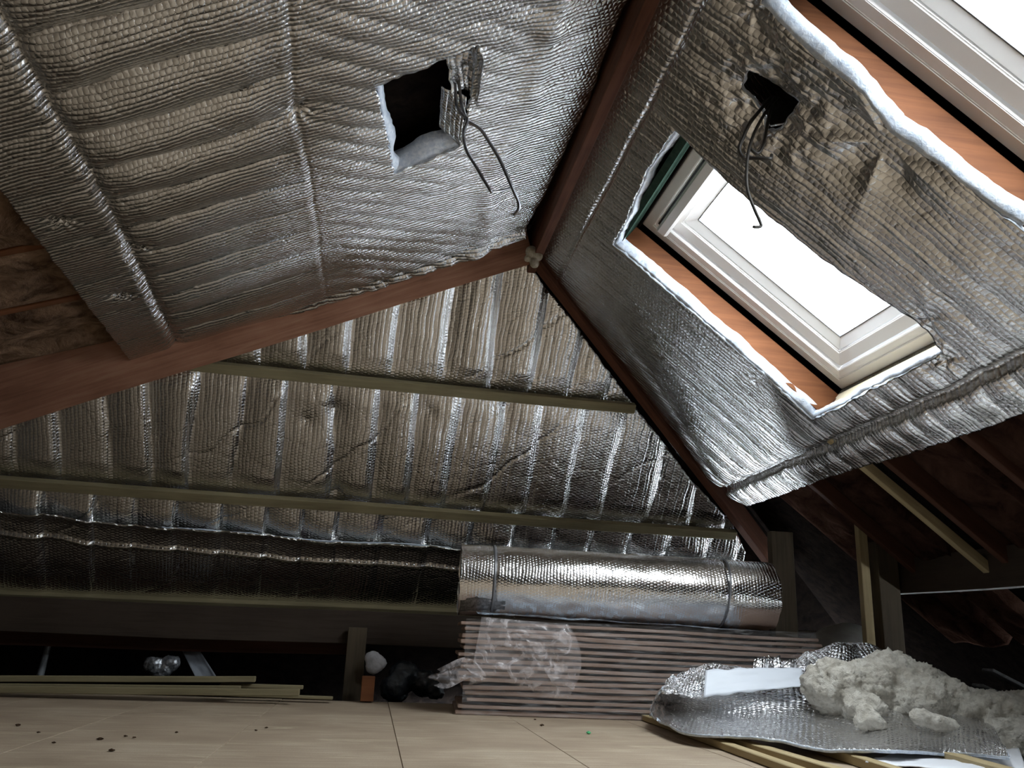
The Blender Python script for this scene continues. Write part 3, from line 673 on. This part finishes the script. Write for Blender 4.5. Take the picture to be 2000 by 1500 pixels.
# purlin on the right running along the ridge
pz = pt(1990, 1105, 4.7)[2]
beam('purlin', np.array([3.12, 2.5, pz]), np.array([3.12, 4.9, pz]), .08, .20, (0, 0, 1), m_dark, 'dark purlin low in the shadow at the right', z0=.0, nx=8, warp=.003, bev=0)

# ------------------------------------------------------------------ stack of boards with shrink film
S0 = hitz(893, 1396, 0); S1 = hitz(1290, 1409, 0); SD = unit(S1-S0); SB = np.array([-SD[1], SD[0], 0]); LEN = 1.95
HT = pt(900, 1207, S0[1])[2]; NB = 15; pitch = HT/NB
m_board = wood('board_edge', (.20, .13, .095), (.36, .26, .21), (.50, .41, .36), sc=1.2)
ordn = ['bottom', 'second from the bottom', 'third from the bottom', 'fourth from the bottom', 'fifth from the bottom', 'sixth from the bottom', 'seventh from the bottom', 'middle one, eighth up', 'seventh from the top', 'sixth from the top', 'fifth from the top', 'fourth from the top', 'third from the top', 'second from the top', 'topmost']
for k in range(NB):
    off = rng.uniform(-.015, .015) + (.035 if k in (2, 3, 4) else 0); so = rng.uniform(-.008, .008)
    z = k*pitch
    th = pitch*rng.uniform(.52, .74); wa, wb = rng.uniform(-.004, .004, 2)
    nx = 16; bm = bmesh.new(); vs = []
    for i in range(nx+1):
        x = LEN*i/nx; sag = -.020*(k/NB)*(x/LEN)**1.5+(wa*math.sin(x*4+k)+wb*math.sin(x*7+2*k))*(1 if k else 0)
        vs.append([bm.verts.new((x, yy, z+.002+zz+sag*(1 if k else 0))) for yy, zz in ((0, 0), (0, th), (.62, th), (.62, 0))])
    for a, b in zip(vs[:-1], vs[1:]):
        for j in range(4): bm.faces.new((a[j], b[j], b[(j+1) % 4], a[(j+1) % 4]))
    bm.faces.new(vs[0]); bm.faces.new(vs[-1][::-1]); bmesh.ops.recalc_face_normals(bm, faces=bm.faces[:])
    es = [e for e in bm.edges if len(e.link_faces) == 2 and e.calc_face_angle(0) > .6]; bmesh.ops.bevel(bm, geom=es, offset=.003, segments=2, affect='EDGES')
    me = bpy.data.meshes.new('board'); bm.to_mesh(me); bm.free(); o = link('board', me, m_board)
    m = Matrix.Identity(4); P = S0+SD*off+SB*so
    for r in range(3): m[r][0], m[r][1], m[r][2], m[r][3] = SD[r], SB[r], (0, 0, 1)[r], P[r]
    o.matrix_basis = m
    tag(o, 'pinkish-brown flat board in the film-wrapped stack under the foil roll, %s' % ordn[k], 'board', 'boards in the wrapped stack')
m_film = film('shrink_film', op=.085, sc=7., stretch=(1, 1, 9), bump=.012); m_film2 = film('loose_film', (.95, .88, .88), op=.24, bump=.012, sc=13.)
SW = empty('plastic_wrap', S0-SB*.02, 'clear crumpled plastic film around the stack of boards', 'film')
def SP(x, y, z): return S0+SD*x-SB*y+np.array([0, 0, z])
def filmgrid(name, f, n, m_, mat):
    vs = [f(i/n, j/m_) for i in range(n+1) for j in range(m_+1)]; fs = []
    for i in range(n):
        for j in range(m_): a = i*(m_+1)+j; fs.append((a, a+m_+1, a+m_+2, a+1))
    return meshobj(name, vs, fs, mat, SW, smooth=True)
filmgrid('front_film', lambda s, t_: SP(.02+s*(LEN-.05), .012+.012*abs(math.sin(s*23+6*vnoise(s*6, t_*4, 5)))+.012*vnoise(s*26, t_*30, 6), .004+t_*(HT-.005)), 120, 60, m_film)
filmgrid('loose_film', lambda s, t_: SP(.10+s*.46-.05*(1-t_)*(1-s)+.07*s*(1-t_)*t_*4, .030+.05*fbm(s*5, t_*5, 15, 4)*math.sin(math.pi*min(1, t_*1.02))**.4, .145+t_*(HT-.135)+.03*math.sin(s*5)*(1-t_)-.02*s), 60, 60, m_film2)['label'] = 'loose crumpled film flap on the left'
filmgrid('loose_film', lambda s, t_: SP(-.13+s*.24+.03*math.sin(t_*9), .02+.05*fbm(s*4, t_*4, 25, 4), .14+.13*t_*math.sin(math.pi*(.2+.75*s))+.03*s-.02*math.sin(s*6)), 40, 30, m_film2)['label'] = 'film tail sticking out left of the stack'
filmgrid('top_strip', lambda s, t_: SP(.08+s*1.5, .03-t_*.30+.02*math.sin(s*9), HT+.012+.035*fbm(s*9, t_*4, 35, 4)*(1-.6*s)-.02*s), 90, 20, film('bluish_strip', (.55, .66, .78), op=.45, sc=22.))['label'] = 'bluish crumpled strip on top'  # bluish see-through strip between roll and stack

# ------------------------------------------------------------------ foil roll
rl0 = pt(899, 1128, S0[1]+.24); RAD = .2
c_l = np.array([rl0[0], S0[1]+.27, HT+.012+RAD]); RLEN = 1.80
RD = unit(SD+np.array([0, 0, -.012])); RB = unit(np.array([-RD[1], RD[0], 0])); RU = np.cross(RD, RB)
ROLL = empty('foil_roll', c_l, 'thick roll of silver bubble foil lying on top of the board stack', 'roll')
def rollshape(R, seed, nx, na, a0=0, a1=2*math.pi, wob=.006):
    vs = []; uvs = []; fs = []
    for i in range(nx+1):
        x = RLEN*i/nx; fl_ = 1
        for j in range(na+1):
            a = a0+(a1-a0)*j/na
            r = R+wob*(fbm(x*3, a*2, seed)-.5)*2+.003*(fbm(x*16, a*5, seed+1)-.5)
            r -= .008*gro(x, .19, .008)+.006*gro(x, 1.50, .01)
            r -= .02*max(0, (x-1.5)/.4)*vnoise(x*9, a*3, seed+2)
            zf = math.sin(a); r2 = r*(1-.05*max(0, -zf))
            vs.append(c_l+RD*(x+.01*(vnoise(a*4, 1, seed)-.5)*(1 if i in (0, nx) else 0))+RB*(r2*math.cos(a))+RU*(r2*math.sin(a)))
            uvs.append((x, a*R))
    for i in range(nx):
        for j in range(na): k_ = i*(na+1)+j; fs.append((k_, k_+1, k_+na+2, k_+na+1))
    return vs, fs, uvs
v_, f_, u_ = rollshape(RAD, 5, 260, 150)
meshobj('outer_wrap', v_, f_, m_foilRoll, ROLL, True, u_)
# wound layers seen at the left end: a spiral band
vs = []; fs = []; n = 520; turns = 11
for i in range(n+1):
    a = 2*math.pi*turns*i/n; r = RAD-.006-(RAD-.05)*i/n*.98
    for x in (.0+.006*vnoise(a*1.5, 2, 8), .25):
        vs.append(c_l+RD*(x+.004)+RB*(r*math.cos(a))+RU*(r*math.sin(a)))
for i in range(n): fs.append((2*i, 2*i+1, 2*i+3, 2*i+2))
o = meshobj('wound_layer', vs, fs, noisy('foil_edge_dark', (.10, .10, .10), (.35, .35, .36), 60, .4, .002, metal=.6), ROLL, True, [(v[0], v[2]) for v in vs]); o['kind'] = 'stuff'
md = o.modifiers.new('t', 'SOLIDIFY'); md.thickness = .006
for x, lab in ((.185, 'thin band near the left end'), (1.50, 'thin band near the right end')):
    vs = []; fs = []; na = 64
    for j in range(na):
        a = 2*math.pi*j/na
        for dx, dr in ((-.006, .002), (-.006, .0045), (.006, .0045), (.006, .002)):
            r = (RAD+dr)*(1-.05*max(0, -math.sin(a)))
            vs.append(c_l+RD*(x+dx+.02*math.sin(a)*(x > 1))+RB*(r*math.cos(a))+RU*(r*math.sin(a)))
    for j in range(na):
        for q in range(4): fs.append((j*4+q, j*4+(q+1) % 4, ((j+1) % na)*4+(q+1) % 4, ((j+1) % na)*4+q))
    meshobj('strap', vs, fs, plain('grey_strap', (.22, .22, .23), .35, .6), ROLL, True)['label'] = lab

# ------------------------------------------------------------------ pile on the right: loose timbers, foil sheet, wool
tp_ = [((1285, 1404), (1600, 1512), .045, .03, 'pale timber under the foil heap, leftmost, nearest the camera side'),
       ((1420, 1436), (1740, 1530), .05, .035, 'pale timber under the foil heap, second from the left'),
       ((1600, 1452), (1850, 1530), .045, .035, 'pale timber under the foil heap, third from the left'),
       ((1830, 1462), (2080, 1530), .055, .045, 'pale timber under the foil heap, rightmost')]
for (a, b, w_, z_, lab) in tp_:
    p = hitz(*a, z_); q = hitz(*b, z_); d = unit(q-p)
    beam('loose_batten', p-d*.45, q+d*.5, w_, z_-.002, (0, 0, 1), m_pale, lab, 'timber', nx=4, warp=.0, group='loose timbers under the foil heap')
def cubic(P, n, m_):
    P = np.array(P); R_n, C_n = P.shape[:2]
    def cr(P, t, axis):
        N = P.shape[axis]; t = t*(N-1); i = np.clip(np.floor(t).astype(int), 0, N-2); f = (t-i)
        g = lambda k: np.take(P, np.clip(i+k, 0, N-1), axis=axis); sh = [1]*P.ndim; sh[axis] = len(t); f = f.reshape(sh)
        return .5*(2*g(0)+(-g(-1)+g(1))*f+(2*g(-1)-5*g(0)+4*g(1)-g(2))*f*f+(-g(-1)+3*g(0)-3*g(1)+g(2))*f**3)
    return cr(cr(P, np.linspace(0, 1, n), 0), np.linspace(0, 1, m_), 1)
rows = [[hitz(*p, .055) for p in ((1268, 1400), (1330, 1425), (1450, 1440), (1600, 1456), (1740, 1470), (1850, 1464), (1970, 1484))],
        [hitz(*p, .085) for p in ((1278, 1380), (1350, 1392), (1460, 1402), (1600, 1412), (1740, 1425), (1850, 1432), (1960, 1456))],
        [pt(*p, Y) for p, Y in (((1290, 1360), 3.95), ((1360, 1356), 4.0), ((1460, 1358), 4.0), ((1600, 1352), 4.0), ((1740, 1345), 3.95), ((1840, 1370), 3.8), ((1930, 1410), 3.6))],
        [pt(*p, Y) for p, Y in (((1305, 1345), 4.1), ((1372, 1320), 4.15), ((1470, 1322), 4.2), ((1580, 1305), 4.2), ((1680, 1285), 4.15), ((1780, 1310), 4.05), ((1880, 1370), 3.9))],
        [pt(*p, Y) for p, Y in (((1330, 1330), 4.25), ((1385, 1302), 4.3), ((1485, 1303), 4.3), ((1560, 1293), 4.3), ((1655, 1263), 4.28), ((1760, 1288), 4.2), ((1860, 1350), 4.0))]]
n, m_ = 150, 300
G = cubic(rows, n, m_); tt, ss = np.meshgrid(np.linspace(0, 1, n), np.linspace(0, 1, m_), indexing='ij')
dz = .030*(fbm(ss*12, tt*8, 101, 4)-.5)*(.5+1.1*tt)+.035*np.abs(np.sin(ss*34+4*fbm(ss*6, tt*3, 103)))*np.clip((tt-.68)/.3, 0, 1)*vnoise(ss*15, tt*3, 104)
lf = np.clip((.16-ss)/.12, 0, 1); dz += lf*.05*(fbm(ss*40, tt*12, 109, 3)-.35)+.012*np.sin(ss*21+tt*3)*(1-tt)*(fbm(ss*5, tt*2, 110)+.2)+.016*np.abs(np.sin(ss*13+tt*9))*np.clip(tt/.2, 0, 1)
G[..., 2] += dz; G[..., 1] += lf*.05*(fbm(ss*30, tt*9, 111, 3)-.5); G[..., 1] += .03*(fbm(ss*18, tt*6, 106, 3)-.5)*np.clip((tt-.5)/.4, 0, 1)
G[..., 1] += .07*(fbm(ss*9, ss*0, 107, 4)-.5)*np.clip(1-tt/.12, 0, 1)
vs = G.reshape(-1, 3); idx = np.arange(n*m_).reshape(n, m_); fs = np.stack([idx[:-1, :-1], idx[:-1, 1:], idx[1:, 1:], idx[1:, :-1]], -1).reshape(-1, 4)
SH = meshobj('foil_sheet', vs, fs, m_foilP, None, True, np.stack([ss.ravel()*1.7, tt.ravel()*1.1], -1))
md = SH.modifiers.new('t', 'SOLIDIFY'); md.thickness = .012; md.offset = -1
SH.data.materials.append(m_edge); md.material_offset_rim = 1
tag(SH, 'crumpled bright silver foil sheet lying on loose timbers in front of the wool', 'insulation')
crumple_patch('white_lining', pt(1374, 1362, 3.93), pt(1572, 1342, 3.93), pt(1566, 1306, 4.02), pt(1378, 1310, 4.02), 40, 12, .008, plain('white_lining', (.72, .76, .82), .5), SH, 61, .012)['label'] = 'bluish-white bare lining flap'
crumple_patch('white_lining', hitz(1690, 1488, .03), hitz(2010, 1515, .03), pt(1990, 1462, 3.35), pt(1760, 1466, 3.42), 50, 12, .008, plain('white_lining', (.78, .79, .82), .5), SH, 62, .0)['label'] = 'white lining folded out under the front edge'
# sharp standing crinkles at the back edge
for i, (px, py, w_, h_) in enumerate(((1488, 1288, 40, 52), (1514, 1278, 30, 60), (1540, 1294, 34, 46), (1405, 1298, 60, 26), (1650, 1262, 70, 40), (1592, 1284, 44, 40))):
    crumple_patch('foil_crinkle', pt(px-w_/2, py+h_, 4.08), pt(px+w_/2, py+h_-4, 4.12), pt(px+w_/2.6, py+2, 4.2), pt(px-w_/2.6, py, 4.16), 8, 6, .010, m_foilP, SH, 63+i, .03*(-1)**i, .003, fine=6)

def blob(name, lumps, vox, mat, label, cat, disp=.05, dsc=.12, parent=None, squash=1.):
    bm = bmesh.new()
    for (px, py, Y, r) in lumps:
        p = pt(px, py, Y); p[2] = max(p[2], r*.35)
        bmesh.ops.create_icosphere(bm, subdivisions=3, radius=r, matrix=Matrix.Translation(Vector(p)) @ Matrix.Diagonal((1.15, 1, squash, 1)))
    me = bpy.data.meshes.new(name); bm.to_mesh(me); bm.free(); o = link(name, me, mat)
    md = o.modifiers.new('r', 'REMESH'); md.mode = 'VOXEL'; md.voxel_size = vox; md.use_smooth_shade = True
    sm = o.modifiers.new('s', 'SMOOTH'); sm.iterations = int(.25/vox); sm.factor = .6
    for k_, (s_, st) in enumerate(((dsc, disp*.8), (dsc*.35, disp*.45), (dsc*.12, disp*.3))):
        tx = bpy.data.textures.new(name, 'CLOUDS'); tx.noise_scale = s_; tx.noise_depth = 3
        d = o.modifiers.new('d', 'DISPLACE'); d.texture = tx; d.strength = st; d.mid_level = .5; d.texture_coords = 'GLOBAL'
    if label: tag(o, label, cat)
    if parent: setpar(o, parent)
    return o
blob('wool_heap', [(1605, 1335, 3.85, .085), (1640, 1345, 3.8, .13), (1700, 1345, 3.8, .135), (1735, 1325, 3.8, .12), (1752, 1300, 3.8, .075), (1775, 1340, 3.8, .13), (1800, 1375, 3.7, .13), (1860, 1395, 3.7, .14), (1930, 1412, 3.65, .15), (1995, 1422, 3.6, .165), (2070, 1425, 3.6, .19), (1960, 1455, 3.45, .11), (2040, 1465, 3.4, .13), (1690, 1390, 3.65, .08)],
     .011, m_wool, 'large heap of off-white mineral wool on the foil sheet at the right', 'insulation', .085, .10)
blob('wool_lump', [(1690, 1392, 3.45, .038), (1702, 1408, 3.43, .042), (1685, 1410, 3.44, .035), (1722, 1416, 3.42, .025)], .006, m_wool, 'small white tuft of wool fallen on the foil sheet, left one', 'insulation', .02, .04)
blob('wool_lump', [(1800, 1402, 3.42, .038), (1830, 1412, 3.4, .04), (1855, 1420, 3.4, .04), (1790, 1396, 3.44, .028)], .006, m_wool, 'small white tuft of wool fallen on the foil sheet, right one', 'insulation', .02, .04)
blob('wool_lump', [(1820, 1330, 4.1, .07), (1850, 1345, 4.1, .06), (1800, 1345, 4.1, .06)], .01, m_wool, 'dim round tuft of wool behind the large wool heap', 'insulation', .03, .06)
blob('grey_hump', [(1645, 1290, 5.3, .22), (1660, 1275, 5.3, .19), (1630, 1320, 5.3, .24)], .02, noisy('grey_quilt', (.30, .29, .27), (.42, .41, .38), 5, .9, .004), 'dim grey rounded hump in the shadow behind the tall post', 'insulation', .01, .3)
# dark layered offcuts at the far right
for i, (a, b, Y, lab) in enumerate((((1930, 1305), (2080, 1385), 4.0, 'upper'), ((1910, 1335), (2060, 1400), 3.95, 'middle'), ((1860, 1335), (2010, 1410), 3.9, 'lower'))):
    beam('offcut_strip', pt(*a, Y), pt(*b, Y-.05), .10, .015, (0, 0, 1), noisy('grey_offcut', (.07, .07, .07), (.16, .16, .16), 20, .8, .002), '%s dark grey strip sliding off to the right behind the wool' % lab, 'offcut', nx=8, warp=.006)

# ------------------------------------------------------------------ things at the left edge of the floor
for a, b, Y, w_, d_, lab in (((-200, 1326), (499, 1326), 5.05, .06, .03, 'green-brown batten on the floor at the left, top one ending squarely'),
                            ((-200, 1345), (585, 1352), 4.93, .05, .035, 'green-brown batten on the floor at the left, front one'),
                            ((430, 1338), (592, 1343), 5.08, .05, .02, 'short green-brown batten poking out behind the front one'),
                            ((-200, 1340), (470, 1344), 5.0, .045, .028, 'green-brown batten wedged between the top and front ones'),
                            ((400, 1355), (650, 1364), 5.12, .06, .016, 'thin offcut lath lying flat at the dark edge of the floor')):
    p, q = pt(*a, Y), pt(*b, Y); q[1] += 0
    beam('loose_batten', p, q, w_, d_, (0, 0, 1), m_green, lab, 'timber', z0=d_/2, nx=6, warp=.0015, group='loose battens at the left')
o = wbox('timber_block', (0, 0, 0), (.075, .10, .135), m_orange, None, .003); b = pt(716, 1370, 5.2); o.location = (b[0], 5.25, b[2]+.067)
tag(o, 'small orange-brown timber block standing beside the short post', 'block')
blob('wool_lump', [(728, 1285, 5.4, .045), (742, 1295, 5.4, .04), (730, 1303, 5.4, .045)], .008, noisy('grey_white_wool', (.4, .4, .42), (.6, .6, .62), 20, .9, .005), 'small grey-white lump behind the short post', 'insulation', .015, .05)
blob('plastic_bag', [(790, 1320, 5.5, .09), (830, 1335, 5.5, .08), (770, 1345, 5.45, .08), (850, 1350, 5.4, .06)], .012, noisy('dark_blue_plastic', (.012, .016, .022), (.03, .04, .05), 10, .3, .01), 'dark crumpled plastic bag in the shadow left of the board stack', 'bag', .05, .12)
bag = blob('foil_scrap', [(300, 1300, 5.7, .055), (335, 1295, 5.7, .05), (318, 1310, 5.7, .05)], .008, noisy('dull_foil', (.25, .27, .3), (.6, .62, .66), 30, .3, .008, metal=.8), 'small dull silver foil scrap in the dark gap at the left', 'scrap', .03, .05)
crumple_patch('plastic_flap', pt(355, 1270, 5.8), pt(385, 1262, 5.8), pt(425, 1325, 5.7), pt(385, 1330, 5.7), 10, 16, .01, plain('grey_plastic', (.25, .27, .30), .4), None, 5, .02)
tag(bpy.data.objects['plastic_flap'], 'thin grey plastic flap leaning right of the foil scrap', 'scrap')
o = crumple_patch('plastic_flap', pt(70, 1320, 5.8), pt(85, 1325, 5.8), pt(100, 1262, 5.9), pt(88, 1262, 5.9), 8, 16, .006, plain('grey_plastic', (.16, .17, .18), .4), None, 6, .02)
tag(o, 'thin dark plastic strip at the far left of the dark gap', 'scrap')
# crumbs on the floor
spots = [(35, 1416), (75, 1430), (105, 1450), (195, 1443), (245, 1437), (262, 1440), (218, 1465), (500, 1426), (520, 1421), (1058, 1416), (1045, 1405), (345, 1430)]
m_crumb = noisy('dark_crumb', (.02, .012, .008), (.08, .05, .03), 80, .9, .002)
places = ['furthest left', 'second from the left', 'third from the left', 'left of centre cluster', 'in the pair by the left cluster', 'right of that pair', 'nearest the lower left edge', 'left of the middle', 'just beside it at the middle', 'in front of the board stack', 'touching the front of the board stack', 'alone, left of the middle joint']
for i, (px, py) in enumerate(spots):
    p = hitz(px, py, .004); bm = bmesh.new(); bmesh.ops.create_icosphere(bm, subdivisions=2, radius=.007 if i % 3 else .011)
    for v in bm.verts: v.co = Vector((v.co.x*rng.uniform(.5, 1.3), v.co.y*rng.uniform(.5, 1.2), v.co.z*rng.uniform(.2, .5)))
    me = bpy.data.meshes.new('crumb'); bm.to_mesh(me); bm.free(); o = link('crumb', me, m_crumb); o.location = p
    tag(o, 'dark crumb of debris on the chipboard floor, %s' % places[i], 'debris', 'crumbs on the floor')
p = hitz(1150, 1431, .006); bm = bmesh.new(); bmesh.ops.create_icosphere(bm, subdivisions=2, radius=.011)
for v in bm.verts: v.co = Vector((v.co.x*rng.uniform(.6, 1.2), v.co.y*rng.uniform(.6, 1.2), v.co.z*rng.uniform(.4, .8)))
me = bpy.data.meshes.new('green_scrap'); bm.to_mesh(me); bm.free(); o = link('green_scrap', me, plain('green_plastic', (.08, .45, .18), .4)); o.location = p
tag(o, 'tiny bright green plastic scrap on the floor in front of the stack', 'scrap')
